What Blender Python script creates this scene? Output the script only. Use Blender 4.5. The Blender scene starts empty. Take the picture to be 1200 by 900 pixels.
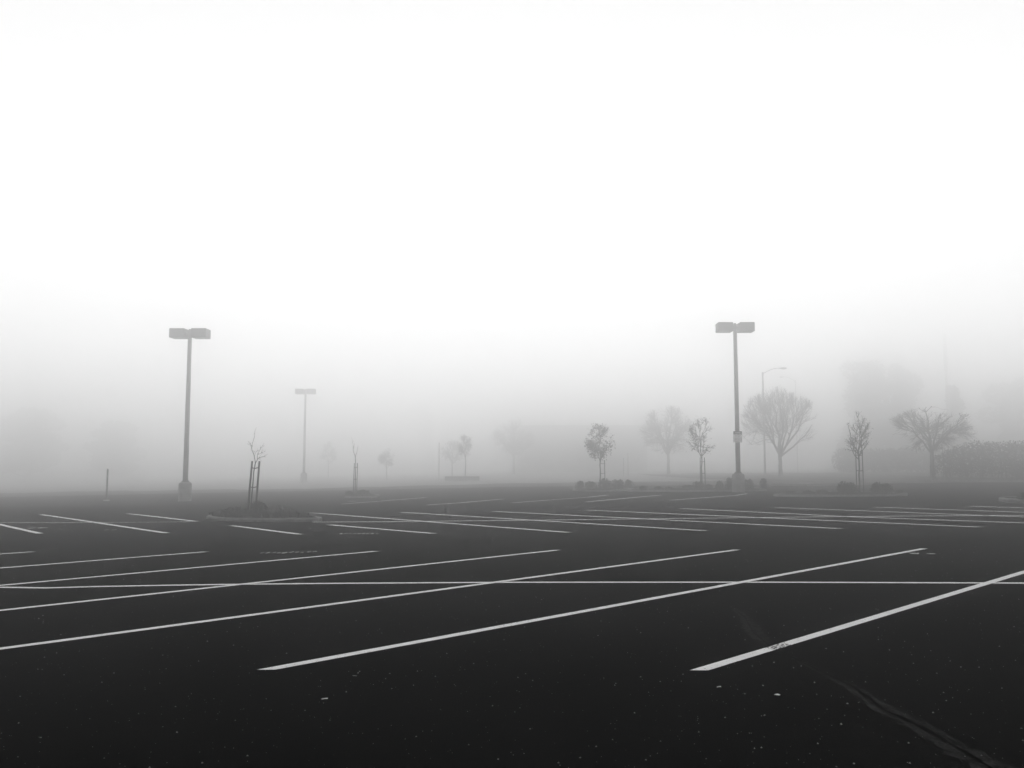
import bpy, math, random
from mathutils import Vector, Matrix

# ------------------------------------------------------------------ camera, sky, sun, exposure
sc = bpy.context.scene
COL = sc.collection
SLOPE = 0.009                                   # the lot drains gently from right to left
EYE = 1.7

cam_data = bpy.data.cameras.new('camera')
cam = bpy.data.objects.new('camera', cam_data)
COL.objects.link(cam)
sc.camera = cam
cam_data.sensor_width = 36.0
cam_data.lens = 36.0 * 1010.0 / 1200.0
cam_data.clip_start = 0.1
cam_data.clip_end = 6000.0
cam.location = (0.0, 0.0, EYE)
cam.rotation_euler = (math.radians(90.0) + math.atan(86.0 / 1010.0), 0.0, 0.0)

SUN_EL = 18.0
world = bpy.data.worlds.new('World')
sc.world = world
world.use_nodes = True
wn, wl = world.node_tree.nodes, world.node_tree.links
bg = wn['Background']
sky = wn.new('ShaderNodeTexSky')
sky.sky_type = 'NISHITA'
sky.sun_disc = False
sky.sun_elevation = math.radians(SUN_EL)
sky.sun_rotation = 0.0
sky.dust_density = 5.0
grey = wn.new('ShaderNodeRGBToBW')              # black and white photograph: a colourless sky
veil = wn.new('ShaderNodeMath')                 # even stratus layer over the clear-sky radiance
veil.operation = 'MULTIPLY_ADD'
veil.inputs[1].default_value = 0.005       # what gets through the stratus
veil.inputs[2].default_value = 3.2        # the stratus itself
wl.new(sky.outputs[0], grey.inputs[0])
wl.new(grey.outputs[0], veil.inputs[0])
wl.new(veil.outputs[0], bg.inputs['Color'])
bg.inputs['Strength'].default_value = 0.10

sun_data = bpy.data.lights.new('sun', 'SUN')
sun_data.energy = 1.5
sun_data.angle = math.radians(100.0)
sun = bpy.data.objects.new('sun', sun_data)
COL.objects.link(sun)
sun.rotation_euler = (-math.radians(90.0 - SUN_EL), 0.0, 0.0)

sc.view_settings.view_transform = 'Standard'
sc.view_settings.look = 'None'
sc.view_settings.exposure = 0.38
sc.view_settings.gamma = 1.0
sc.cycles.volume_bounces = 12
sc.cycles.max_bounces = 16
sc.cycles.use_denoising = True

# ------------------------------------------------------------------ helpers
def smooth(a, b, t):
    t = max(0.0, min(1.0, (t - a) / (b - a)))
    return t * t * (3 - 2 * t)

def gz(x, y=0.0):
    """height of the lot: drains to the left, and falls away gently beyond the second row of stalls"""
    yy = min(y, 360.0)
    drop = 0.0 if yy < 28 else (0.01 * (yy - 28) ** 2 / 16 if yy < 36 else 0.01 * (yy - 32))
    return SLOPE * max(-120.0, min(120.0, x)) - drop - 0.011 * max(0.0, min(60.0, -x)) * smooth(26, 42, y)

def link(o, parent=None):
    COL.objects.link(o)
    if parent is not None:
        o.parent = parent
    return o

def tag(o, label=None, cat=None, group=None, kind=None):
    if label: o['label'] = label
    if cat: o['category'] = cat
    if group: o['group'] = group
    if kind: o['kind'] = kind
    return o

class MB:
    """collects geometry, then links it as one mesh object"""
    def __init__(self):
        self.v, self.f = [], []
    def add(self, vs, fs):
        b = len(self.v)
        self.v.extend([tuple(p) for p in vs])
        self.f.extend([tuple(i + b for i in q) for q in fs])
    def box(self, x0, x1, y0, y1, z0, z1, taper=1.0, bevel=0.0):
        if bevel <= 0:
            cx, cy = (x0 + x1) / 2, (y0 + y1) / 2
            t = lambda x, c: c + (x - c) * taper
            self.add([(x0, y0, z0), (x1, y0, z0), (x1, y1, z0), (x0, y1, z0),
                      (t(x0, cx), t(y0, cy), z1), (t(x1, cx), t(y0, cy), z1), (t(x1, cx), t(y1, cy), z1), (t(x0, cx), t(y1, cy), z1)],
                     [(0, 3, 2, 1), (4, 5, 6, 7), (0, 1, 5, 4), (1, 2, 6, 5), (2, 3, 7, 6), (3, 0, 4, 7)])
        else:
            b = bevel
            def ring(i, z):
                X0, X1, Y0, Y1 = x0 + i, x1 - i, y0 + i, y1 - i
                return [(X0 + b, Y0, z), (X1 - b, Y0, z), (X1, Y0 + b, z), (X1, Y1 - b, z), (X1 - b, Y1, z), (X0 + b, Y1, z), (X0, Y1 - b, z), (X0, Y0 + b, z)]
            self.rings([ring(b * .6, z0), ring(0, z0 + b), ring(0, z1 - b), ring(b * .6, z1)])
    def rings(self, rs, cap=True):
        n = len(rs[0]); vs = [p for r in rs for p in r]; fs = []
        for k in range(len(rs) - 1):
            for i in range(n):
                j = (i + 1) % n
                fs.append((k * n + i, k * n + j, (k + 1) * n + j, (k + 1) * n + i))
        if cap:
            fs.append(tuple(reversed(range(n))))
            fs.append(tuple((len(rs) - 1) * n + i for i in range(n)))
        self.add(vs, fs)
    def tube(self, pts, radii, n=6):
        pts = [Vector(p) for p in pts]
        rs = []
        ref = Vector((0.31, 0.87, 0.12))
        for i, p in enumerate(pts):
            d = (pts[min(i + 1, len(pts) - 1)] - pts[max(i - 1, 0)])
            if d.length < 1e-6: d = Vector((0, 0, 1))
            d.normalize()
            u = d.cross(ref)
            if u.length < 1e-3: u = d.cross(Vector((1, 0, 0)))
            u.normalize(); w = d.cross(u)
            r = radii[i] if isinstance(radii, (list, tuple)) else radii
            rs.append([p + (u * math.cos(a) + w * math.sin(a)) * r for a in [2 * math.pi * k / n for k in range(n)]])
        self.rings(rs)
    def leaf(self, p, s, rnd):
        a, b = rnd.uniform(0, 6.283), rnd.uniform(-1, 1)
        c = math.sqrt(1 - b * b)
        u = Vector((math.cos(a) * c, math.sin(a) * c, b))
        w = u.cross(Vector((rnd.uniform(-1, 1), rnd.uniform(-1, 1), rnd.uniform(-1, 1))))
        if w.length < 1e-3: w = Vector((1, 0, 0))
        w.normalize()
        p = Vector(p)
        self.add([p - u * s, p + w * s * .45, p + u * s, p - w * s * .45], [(0, 1, 2, 3)])
    def build(self, name, mat, parent=None, loc=None, smooth=False):
        me = bpy.data.meshes.new(name)
        me.from_pydata(self.v, [], self.f)
        me.validate(); me.update()
        if smooth:
            me.polygons.foreach_set('use_smooth', [True] * len(me.polygons))
        if mat: me.materials.append(mat)
        o = bpy.data.objects.new(name, me)
        if loc is not None: o.location = loc
        return link(o, parent)

def empty(name, x, y, z=None, rz=0.0):
    o = bpy.data.objects.new(name, None)
    o.empty_display_size = 0.3
    o.location = (x, y, gz(x, y) if z is None else z)
    o.rotation_euler.z = rz
    return link(o)

def copy_tree(o, parent=None):
    c = o.copy(); COL.objects.link(c)
    if parent is not None: c.parent = parent
    for ch in list(o.children):
        copy_tree(ch, c)
    return c

# ------------------------------------------------------------------ materials (all neutral greys: the photograph is black and white)
def mat_base(name, c, rough=0.8, spec=0.3):
    m = bpy.data.materials.new(name); m.use_nodes = True
    b = m.node_tree.nodes['Principled BSDF']
    b.inputs['Base Color'].default_value = (c, c, c, 1)
    b.inputs['Roughness'].default_value = rough
    b.inputs['Specular IOR Level'].default_value = spec
    return m, m.node_tree.nodes, m.node_tree.links, b

def noise_node(n, l, coord, scale, detail=4.0, rough=0.55):
    t = n.new('ShaderNodeTexNoise')
    t.inputs['Scale'].default_value = scale
    t.inputs['Detail'].default_value = detail
    t.inputs['Roughness'].default_value = rough
    l.new(coord, t.inputs['Vector'])
    return t.outputs['Fac']

def ramp(n, l, fac, stops):
    r = n.new('ShaderNodeValToRGB')
    e = r.color_ramp.elements
    while len(e) < len(stops): e.new(0.5)
    for k, (p, c) in enumerate(stops):
        e[k].position = p; e[k].color = (c, c, c, 1)
    l.new(fac, r.inputs['Fac'])
    return r.outputs['Color']

def grain_mat(name, lo, hi, scale=8.0, rough=0.85, spec=0.25, bump=0.3, bscale=60.0):
    m, n, l, b = mat_base(name, lo, rough, spec)
    tc = n.new('ShaderNodeTexCoord').outputs['Object']
    l.new(ramp(n, l, noise_node(n, l, tc, scale), [(0.3, lo), (0.7, hi)]), b.inputs['Base Color'])
    bp = n.new('ShaderNodeBump'); bp.inputs['Strength'].default_value = bump; bp.inputs['Distance'].default_value = 0.01
    l.new(noise_node(n, l, tc, bscale), bp.inputs['Height']); l.new(bp.outputs['Normal'], b.inputs['Normal'])
    return m

def asphalt_color(n, l, tc):
    def math_(op, a, b):
        x = n.new('ShaderNodeMath'); x.operation = op
        for i, q in enumerate((a, b)):
            if isinstance(q, (int, float)): x.inputs[i].default_value = q
            else: l.new(q, x.inputs[i])
        return x.outputs[0]
    big = ramp(n, l, noise_node(n, l, tc, 0.16, 5.0), [(0.3, 0.0028), (0.52, 0.0055), (0.72, 0.0100)])
    fine = ramp(n, l, noise_node(n, l, tc, 75.0, 3.0, 0.7), [(0.32, 0.4), (0.7, 1.8)])
    mid = ramp(n, l, noise_node(n, l, tc, 3.1, 6.0, 0.7), [(0.3, 0.8), (0.7, 1.22)])
    vo = n.new('ShaderNodeTexVoronoi'); vo.inputs['Scale'].default_value = 55.0
    l.new(tc, vo.inputs['Vector'])
    stone = n.new('ShaderNodeSeparateColor'); l.new(vo.outputs['Color'], stone.inputs[0])
    pale = math_('MULTIPLY', math_('GREATER_THAN', stone.outputs[0], 0.962), math_('LESS_THAN', vo.outputs['Distance'], 0.33))
    c = math_('MULTIPLY', math_('MULTIPLY', big, fine), mid)
    return math_('ADD', c, math_('MULTIPLY', pale, 0.011)), math_('ADD', fine, math_('MULTIPLY', pale, 0.6))

def make_asphalt():
    m, n, l, b = mat_base('asphalt', 0.01, 0.95, 0.0)
    tc = n.new('ShaderNodeTexCoord').outputs['Object']
    c, h = asphalt_color(n, l, tc)
    l.new(c, b.inputs['Base Color'])
    bp = n.new('ShaderNodeBump'); bp.inputs['Strength'].default_value = 0.35; bp.inputs['Distance'].default_value = 0.004
    l.new(h, bp.inputs['Height']); l.new(bp.outputs['Normal'], b.inputs['Normal'])
    return m

def make_paint(name, c_lo, c_hi, wear0):
    m, n, l, b = mat_base(name, c_hi, 0.7, 0.2)
    tc = n.new('ShaderNodeTexCoord').outputs['Object']
    at = n.new('ShaderNodeAttribute'); at.attribute_name = 'wear'
    col = ramp(n, l, noise_node(n, l, tc, 6.0, 5.0), [(0.3, c_lo), (0.65, c_hi)])
    ac, _ = asphalt_color(n, l, tc)
    nf = noise_node(n, l, tc, 38.0, 5.0, 0.75)
    th = n.new('ShaderNodeMath'); th.operation = 'ADD'
    l.new(at.outputs['Fac'], th.inputs[0]); th.inputs[1].default_value = wear0
    lt = n.new('ShaderNodeMath'); lt.operation = 'LESS_THAN'
    l.new(nf, lt.inputs[0]); l.new(th.outputs[0], lt.inputs[1])
    mx = n.new('ShaderNodeMix'); mx.data_type = 'RGBA'
    l.new(lt.outputs[0], mx.inputs['Factor']); l.new(col, mx.inputs['A']); l.new(ac, mx.inputs['B'])
    l.new(mx.outputs['Result'], b.inputs['Base Color'])
    return m

def make_dust():
    m, n, l, b = mat_base('crack_dust', 0.03, 0.95, 0.0)
    tc = n.new('ShaderNodeTexCoord').outputs['Object']
    ac, _ = asphalt_color(n, l, tc)
    at = n.new('ShaderNodeAttribute'); at.attribute_name = 'wear'
    nf = noise_node(n, l, tc, 14.0, 8.0, 0.72)
    s = n.new('ShaderNodeMath'); s.operation = 'SUBTRACT'
    l.new(nf, s.inputs[0]); l.new(at.outputs['Fac'], s.inputs[1])
    f = ramp(n, l, s.outputs[0], [(0.37, 0.0), (0.50, 1.0)])
    dc = ramp(n, l, noise_node(n, l, tc, 60.0, 4.0), [(0.3, 0.012), (0.7, 0.046)])
    mx = n.new('ShaderNodeMix'); mx.data_type = 'RGBA'
    l.new(f, mx.inputs['Factor']); l.new(ac, mx.inputs['A']); l.new(dc, mx.inputs['B'])
    l.new(mx.outputs['Result'], b.inputs['Base Color'])
    return m

M = dict(
    asphalt=make_asphalt(),
    paint=make_paint('road_paint', 0.76, 0.90, 0.365),
    worn=make_paint('worn_road_paint', 0.30, 0.60, 0.50),
    dust=make_dust(),
    tar=mat_base('tar', 0.0015, 0.9, 0.0)[0],
    kerb=grain_mat('kerb_concrete', 0.10, 0.22, 5.0),
    concrete=grain_mat('pedestal_concrete', 0.26, 0.38, 4.0),
    soil=grain_mat('soil', 0.012, 0.035, 9.0, 0.95, 0.1, 0.8, 25.0),
    dryfield=grain_mat('dry_field', 0.26, 0.36, 0.6, 0.95, 0.05, 0.6, 8.0),  # pale tone that throws light up into the fog
    shoulder=grain_mat('shoulder_gravel', 0.07, 0.13, 0.8, 0.95, 0.0, 0.6, 12.0),  # in-between tone, a painted step of the fade into fog
    lawn=grain_mat('lawn_turf', 0.05, 0.10, 2.0, 0.95, 0.1, 0.9, 30.0),
    steel=grain_mat('painted_steel', 0.085, 0.12, 3.0, 0.5, 0.4, 0.05, 40.0),
    head=grain_mat('fixture_steel', 0.025, 0.04, 3.0, 0.5, 0.4, 0.05, 40.0),
    lens=mat_base('fixture_lens', 0.35, 0.25, 0.5)[0],
    galv=grain_mat('galvanised_steel', 0.14, 0.22, 6.0, 0.5, 0.4, 0.05, 40.0),
    stake=grain_mat('stake_wood', 0.02, 0.045, 14.0, 0.85, 0.2, 0.4, 60.0),
    tie=mat_base('rubber_tie', 0.02, 0.6, 0.3)[0],
    bark=grain_mat('bark', 0.022, 0.05, 12.0, 0.9, 0.1, 0.8, 40.0),
    twig=grain_mat('twig', 0.02, 0.04, 12.0, 0.9, 0.1, 0.2, 40.0),
    leaf=grain_mat('leaf', 0.035, 0.085, 3.0, 0.7, 0.25, 0.0, 10.0),
    shrub=grain_mat('shrub_leaf', 0.014, 0.042, 4.0, 0.7, 0.25, 0.0, 10.0),
    straw=grain_mat('dry_grass', 0.07, 0.16, 4.0, 0.9, 0.1, 0.0, 10.0),
    white=mat_base('sign_white', 0.88, 0.5, 0.3)[0],
    dark=mat_base('sign_dark', 0.03, 0.5, 0.3)[0],
    midgrey=mat_base('sign_grey', 0.35, 0.5, 0.3)[0],
    wall=grain_mat('stucco_wall', 0.26, 0.34, 1.5),
    roof=grain_mat('roofing', 0.10, 0.16, 1.5),
    glass=mat_base('window_glass', 0.03, 0.1, 0.5)[0],
    stone=grain_mat('gravel_stone', 0.12, 0.60, 30.0),
    paper=mat_base('paper', 0.75, 0.8, 0.2)[0],
)

# ------------------------------------------------------------------ ground
field = MB()  # pale ground added beyond the lot to brighten the low fog from below
fx = [-1500, -120, -60, -30, 0, 60, 120, 1500]; fy = [-400, 0, 26, 30, 34, 38, 42, 50, 54, 60, 100, 200, 360, 1600]
field.add([(x, y, gz(x, y) - (.30 if y <= 50 else .03)) for y in fy for x in fx], [(j * 8 + i, j * 8 + i + 1, j * 8 + i + 9, j * 8 + i + 8) for j in range(len(fy) - 1) for i in range(7)])
tag(field.build('field', M['dryfield']), kind='structure')
# added mid-grey band, ragged edges: fading into fog put into the ground colour
edge_r = random.Random(17)
shoulder = MB()
sxs = [-115 + 2.5 * i for i in range(85)]
sv = []
for x in sxs:
    far = 70 + edge_r.uniform(-2.0, 2.0) + 3 * math.sin(x * .11)
    for y in (52, 56, 60, far): sv.append((x, y, gz(x, y) - .015))
shoulder.add(sv, [(4 * i + j, 4 * i + 4 + j, 4 * i + 5 + j, 4 * i + 1 + j) for i in range(len(sxs) - 1) for j in range(3)])
tag(shoulder.build('gravel_shoulder', M['shoulder']), kind='structure')
ground = MB()
xs = [-110, -75, -60, -45, -30, -20, -10, 0, 10, 20, 40, 85]
ys = [-45, 0, 26] + [27 + .75 * i for i in range(22)] + [46, 52, 58]
nx = len(xs)
ground.add([(x, y, gz(x, y)) for y in ys for x in xs],
           [(j * nx + i, j * nx + i + 1, (j + 1) * nx + i + 1, (j + 1) * nx + i) for j in range(len(ys) - 1) for i in range(nx - 1)])
lot = tag(ground.build('parking_lot', M['asphalt']), kind='structure')

def strip(name, pts, width, mat, lift, wear=None, seed=0, cut=None, jitter=0.003, step=0.25):
    """painted strip along a polyline; ends cut along the row direction when cut is given"""
    rnd = random.Random(seed)
    P = []
    for k in range(len(pts) - 1):
        a, b = Vector(pts[k]), Vector(pts[k + 1])
        n = max(1, int((b - a).length / step))
        for i in range(n):
            P.append(a.lerp(b, i / n))
    P.append(Vector(pts[-1]))
    vs, fs, wr = [], [], []
    for k, p in enumerate(P):
        d = (P[min(k + 1, len(P) - 1)] - P[max(k - 1, 0)]).normalized()
        nrm = Vector((-d.y, d.x))
        wd = width(k / (len(P) - 1)) if callable(width) else width
        if cut is not None:
            c = Vector(cut).normalized()
            s = abs(nrm.dot(c))
            side = c * (wd / max(s, 0.2) / 2) * (1 if nrm.dot(c) > 0 else -1)
        else:
            side = nrm * wd / 2
        for sg in (-1, 1):
            q = p + side * (sg * (1 + rnd.uniform(-1, 1) * jitter / max(wd, .01)))
            vs.append((q.x, q.y, gz(q.x, q.y) + lift))
            wr.append(wear(q.x, q.y, k / (len(P) - 1), sg) if wear else rnd.uniform(-0.02, 0.02))
    for k in range(len(P) - 1):
        fs.append((2 * k, 2 * k + 1, 2 * k + 3, 2 * k + 2))
    me = bpy.data.meshes.new(name); me.from_pydata(vs, [], fs)
    # faces must look up
    me.update()
    if me.polygons[0].normal.z < 0: me.flip_normals()
    at = me.attributes.new('wear', 'FLOAT', 'POINT')
    at.data.foreach_set('value', wr)
    me.materials.append(mat)
    return link(bpy.data.objects.new(name, me), lot)

ROW = (1.0, -0.045)
# near double row: lines run towards the right
near_ends = [(-9.05, 16.48), (-5.68, 16.20), (-2.49, 16.03), (0.83, 15.94), (4.05, 15.71), (7.38, 15.63), (10.62, 15.50), (13.85, 15.32), (-12.3, 16.66), (-15.5, 16.8)]
near_dir = [(9.4, 8.30), (9.4, 8.15), (9.4, 8.20), (9.4, 8.27), (9.4, 8.30), (9.37, 8.49), (9.14, 8.51), (9.2, 8.5), (9.4, 8.25), (9.4, 8.25)]
for k, ((x, y), (dx, dy)) in enumerate(zip(near_ends, near_dir)):
    if k == 6:
        w = lambda X, Y, t, s: (0.15 if abs((X - 2.33) + (Y - 7.83)) < 0.22 else 0.0)
        mid = (2.33, 7.79)
        strip('stall_line', [(1.48, 6.99), mid, (7.29, 12.46), (x, y)], 0.105, M['paint'], 0.008, w, 30 + k, ROW, step=0.1)
    else:
        strip('stall_line', [(x - dx, y - dy), (x, y)], 0.105, M['paint'], 0.008, None, 30 + k, ROW)
strip('row_line', [(-26, 12.35), (-14, 12.2), (-6.96, 11.91), (-6.27, 11.81), (-5.68, 11.89), (-4.66, 11.96), (-3.51, 11.99), (-2.34, 11.99), (0, 11.94), (3.43, 11.73), (6.69, 11.44), (16, 11.0)], 0.10, M['paint'], 0.004, None, 5)
# second double row: mirrored slant
row2 = [[(-18.0, 28.2), (-13.91, 23.66), (-11.17, 20.62)], [(-15.19, 28.04), (-8.1, 20.42)], [(-12.40, 28.08), (-8.77, 24.19)], [(-7.25, 22.54), (-4.81, 19.75)],
        [(-9.45, 28.09), (-8.85, 27.55)], [(-6.85, 25.98), (-5.94, 24.92)], [(-4.72, 22.5), (-1.77, 19.65)], [(-6.43, 27.66), (1.27, 19.6)], [(-3.48, 27.45), (4.35, 19.74)],
        [(-0.59, 27.47), (7.51, 19.96)], [(2.36, 27.69), (10.77, 20.02)], [(5.44, 28.13), (9.27, 23.63), (12.36, 21.13), (14.0, 19.9)], [(8.56, 28.12), (13.51, 23.07), (17.1, 19.8)], [(11.63, 27.88), (14.57, 24.88), (20.0, 19.7)], [(14.7, 27.9), (23.0, 19.6)]]
for k, pts in enumerate(row2):
    strip('stall_line', pts, 0.14, M['paint'], 0.008, None, 60 + k, (1.0, 0.0))
strip('row_line', [(-26, 24.8), (-14.44, 24.5), (-12.86, 24.3), (-10.63, 24.12), (-8.9, 24.1)], 0.10, M['paint'], 0.004, lambda X, Y, t, s: 0.09, 7)
strip('row_line', [(-5.4, 23.56), (-3.45, 23.47), (0, 23.52), (3.01, 23.62), (6.29, 23.75), (9.37, 23.85), (13.94, 23.69), (26, 23.4)], 0.12, M['paint'], 0.004, lambda X, Y, t, s: 0.0, 8)
# third row beyond the second aisle
row3 = [[(-3.13, 31.92), (-1.97, 33.49), (-0.36, 36.52)], [(0.0, 32.74), (3.33, 37.7), (4.42, 40.15)], [(2.81, 32.9), (6.8, 39.51)], [(6.21, 33.82), (9.82, 38.14), (10.9, 40.3)], [(-6.63, 33.74), (-3.98, 40.5)]]
for k, pts in enumerate(row3):
    strip('stall_line', pts, 0.14, M['paint'], 0.008, lambda X, Y, t, s: 0.03, 90 + k, (1.0, 0.0))

# faded remnants of old lettering and paint
def marks(x0, y0, x1, y1, n, seed, depth=0.30):
    rnd = random.Random(seed); mb = MB(); wr = []
    for i in range(n):
        t = (i + 0.5) / n
        x, y = x0 + (x1 - x0) * t, y0 + (y1 - y0) * t
        w, h = (abs(x1 - x0) / n) * rnd.uniform(.25, .42), depth * rnd.uniform(.3, .55)
        oy = rnd.uniform(-.06, .06)
        ring = []
        for k in range(7):
            a = 6.283 * k / 7; r = rnd.uniform(.7, 1.1)
            ring.append((x + w * math.cos(a) * r, y + oy + h * math.sin(a) * r, gz(x, y) + 0.004))
        mb.add(ring, [tuple(range(7))])
    o = tag(mb.build('worn_paint_mark', M['worn'], lot), kind='stuff')
    return o
marks(-4.62, 15.93, -3.58, 16.04, 10, 1)
marks(-3.95, 19.95, -3.02, 19.78, 9, 2)
marks(-12.45, 22.34, -11.95, 22.4, 2, 3, 0.5)
marks(-10.1, 21.55, -9.75, 21.58, 2, 4, 0.4)
marks(6.73, 14.9, 7.26, 14.86, 2, 5, 0.25)
marks(-7.14, 37.3, -6.4, 37.0, 1, 6, 0.6)
marks(-5.6, 38.6, -4.4, 37.6, 2, 7, 0.5)

# crack with dusty margins
crack = [(2.47, 9.9), (2.45, 9.22), (2.33, 8.48), (2.29, 7.87), (2.37, 7.41), (2.43, 6.89), (2.49, 6.46), (2.485, 5.89), (2.55, 5.52), (2.57, 5.16), (2.60, 4.80), (2.66, 4.2), (2.63, 3.4)]
def lerp1(t, tab):
    for (a, x), (b, y) in zip(tab, tab[1:]):
        if t <= b: return x + (y - x) * (t - a) / (b - a)
    return tab[-1][1]
dust_r = random.Random(4)
strip('crack_dust', crack, lambda t: lerp1(t, [(0, .05), (.15, .14), (.24, .18), (.3, .07), (.45, .08), (.55, .12), (.68, .17), (.78, .26), (1, .30)]) * dust_r.uniform(.75, 1.2), M['dust'], 0.003,
      lambda X, Y, t, s: (0.02 if t > .5 or t < .28 else 0.045) + (0.05 if s > 0 else 0.0), 12, None, 0.03, 0.05)
crk_r = random.Random(9)
wob = [(x + crk_r.uniform(-.012, .012), y) for x, y in crack]
strip('asphalt_crack', wob, lambda t: (0.012 + 0.030 * t) * crk_r.uniform(.3, 1.5), M['tar'], 0.0055, None, 13, None, 0.002, 0.07)

# loose grit over the near asphalt
rnd = random.Random(21)
mb = MB()
for k in range(5200):
    y = 3.2 + 13 * rnd.random() ** 2.2
    x = rnd.uniform(-0.75, 0.75) * (y + 1.5)
    if rnd.random() < .35:
        x += rnd.gauss(0, .3) - 0.8
    s = rnd.choice((.0018, .002, .0022, .0025, .003, .0035, .0055))
    a = rnd.uniform(0, 6.28); e = rnd.uniform(.5, 1.0); z = gz(x) + .001
    u, w = Vector((math.cos(a), math.sin(a), 0)) * s, Vector((-math.sin(a), math.cos(a), 0)) * s * e
    c = Vector((x, y, z)); top = c + Vector((rnd.uniform(-.4, .4) * s, rnd.uniform(-.4, .4) * s, s * 1.2))
    mb.add([c - u - w, c + u - w, c + u * .8 + w, c - u + w, top], [(0, 1, 4), (1, 2, 4), (2, 3, 4), (3, 0, 4)])
tag(mb.build('loose_grit', M['stone']), 'pale loose grit scattered over the dark asphalt', 'grit', kind='stuff')

for k, (x, y, s, lab) in enumerate([(-1.33, 6.28, .020, 'small white scrap of paper on the asphalt below the left near stall line'),
                                    (1.52, 6.50, .018, 'small white scrap lying just below the end of the rightmost near stall line'),
                                    (1.88, 6.28, .017, 'small white scrap at right, the nearer of two below the rightmost near line'),
                                    (-1.23, 6.92, .014, 'tiny pale scrap right of the end of the long near stall line')]):
    r2 = random.Random(k); mb = MB()
    top = [(s * 1.4 * math.cos(a) * r2.uniform(.7, 1.1), s * .8 * math.sin(a) * r2.uniform(.7, 1.1), .004 + r2.uniform(0, .008)) for a in [6.283 * i / 7 for i in range(7)]]
    mb.rings([[(p[0] * .95, p[1] * .95, p[2] - .002) for p in top], top])
    o = mb.build('paper_scrap', M['paper'], None, (x, y, gz(x))); o.rotation_euler.z = r2.uniform(0, 1)
    tag(o, lab, 'litter', 'scraps of litter on the near asphalt')

# ------------------------------------------------------------------ kerbed islands
def chaikin(p, n=2):
    for _ in range(n):
        q = []
        for i in range(len(p)):
            a, b = Vector(p[i]), Vector(p[(i + 1) % len(p)])
            q += [a.lerp(b, .22), a.lerp(b, .78)]
        p = q
    return [Vector(x) for x in p]

def island(pts, h=0.13, w=0.15, lumps=0.05, seed=0, name='planting_island'):
    out = chaikin(pts); n = len(out)
    c = sum(out, Vector((0, 0))) / n
    area = sum(out[i].x * out[(i + 1) % n].y - out[(i + 1) % n].x * out[i].y for i in range(n))
    if area < 0: out.reverse()
    inn = []
    for i in range(n):
        d = (out[(i + 1) % n] - out[i - 1]).normalized()
        inn.append(out[i] + Vector((-d.y, d.x)) * w)
    rt = tag(empty(name, c.x, c.y), kind='structure')
    L = lambda p, z: (p.x - c.x, p.y - c.y, gz(p.x, p.y) - gz(c.x, c.y) + z)
    k = MB()
    k.rings([[L(p, -.02) for p in out], [L(p, h - .03) for p in out], [L(p + (q - p) * .18, h) for p, q in zip(out, inn)], [L(q, h) for q in inn], [L(q, h - .06) for q in inn]], cap=False)
    k.build('kerb', M['kerb'], rt)
    r = random.Random(seed); s = MB()
    rings = []
    for f in (1.0, .75, .5, .25):
        rings.append([L(c + (q - c) * f, h - .045 + (1 - f) * lumps + (r.uniform(-.02, .02) if f < 1 else 0)) for q in inn])
    s.rings(rings, cap=False)
    s.add(rings[-1], [tuple(range(n))])
    s.build('soil_bed', M['soil'], rt)
    return rt

island([(-9.15, 25.55), (-7.9, 23.95), (-5.35, 23.6), (-5.2, 24.3), (-6.5, 26.0), (-8.5, 26.8)], h=.09, seed=1, lumps=.1)
island([(-8.3, 43.4), (-8.1, 41.9), (-6.4, 41.2), (-6.5, 43.0), (-7.0, 44.6), (-8.2, 44.8)], h=.10, seed=2)
island([(5.98, 45.6), (6.17, 44.4), (8.15, 43.8), (10.4, 43.5), (12.2, 43.6), (13.3, 44.6), (13.6, 49.0), (7.0, 50.0)], h=.10, seed=3)
island([(11.1, 37.4), (11.2, 36.2), (13.86, 35.6), (15.9, 35.7), (16.9, 36.7), (17.2, 40.2), (13.9, 40.8)], h=.09, seed=4)
island([(17.0, 30.0), (17.3, 29.0), (20.5, 28.3), (22.5, 29.6), (20.5, 32.4), (17.6, 31.6)], seed=5)
island([(3.2, 48.7), (3.9, 45.4), (5.8, 45.3), (7.0, 50.0), (6.2, 52.5), (4.4, 53.0)], h=.09, seed=6)

# kerb and turf verge along the far right side of the lot
verge_front = [(16.3, 54.6), (18.09, 53.3), (20.53, 53.6), (23.5, 56.3), (26.2, 59.0), (31.0, 61.0), (38, 58.6), (52, 56.0), (75, 54.0)]
vb = MB(); kb = MB()
vf = []
for k in range(len(verge_front) - 1):
    a, b = Vector(verge_front[k]), Vector(verge_front[k + 1])
    for i in range(6): vf.append(a.lerp(b, i / 6))
vf.append(Vector(verge_front[-1]))
prof = []
for k, p in enumerate(vf):
    d = (vf[min(k + 1, len(vf) - 1)] - vf[max(k - 1, 0)]).normalized(); nn = Vector((-d.y, d.x)); q = p + nn * .3
    g0, g1 = gz(p.x, p.y), gz(q.x, q.y)
    prof.append([(p.x, p.y, g0 - .02), (p.x, p.y, g0 + .12), (p.x + nn.x * .03, p.y + nn.y * .03, g0 + .15), (q.x, q.y, g1 + .15), (q.x, q.y, g1 - .02)])
kb.rings(prof)
vr = random.Random(3)
vs = []; nrow = 8
for j in range(nrow):
    for k, row in enumerate(prof):
        x, y, z = row[3]
        yy = y + (j / (nrow - 1)) ** 1.5 * 60
        vs.append((x, yy, gz(x, yy) + .11 + (vr.uniform(-.03, .12) if j else 0)))
nc = len(prof)
vb.add(vs, [(j * nc + i, j * nc + i + 1, (j + 1) * nc + i + 1, (j + 1) * nc + i) for j in range(nrow - 1) for i in range(nc - 1)])
verge = tag(vb.build('verge', M['lawn'], smooth=True), kind='structure')
kb.build('kerb', M['kerb'], verge)

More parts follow.
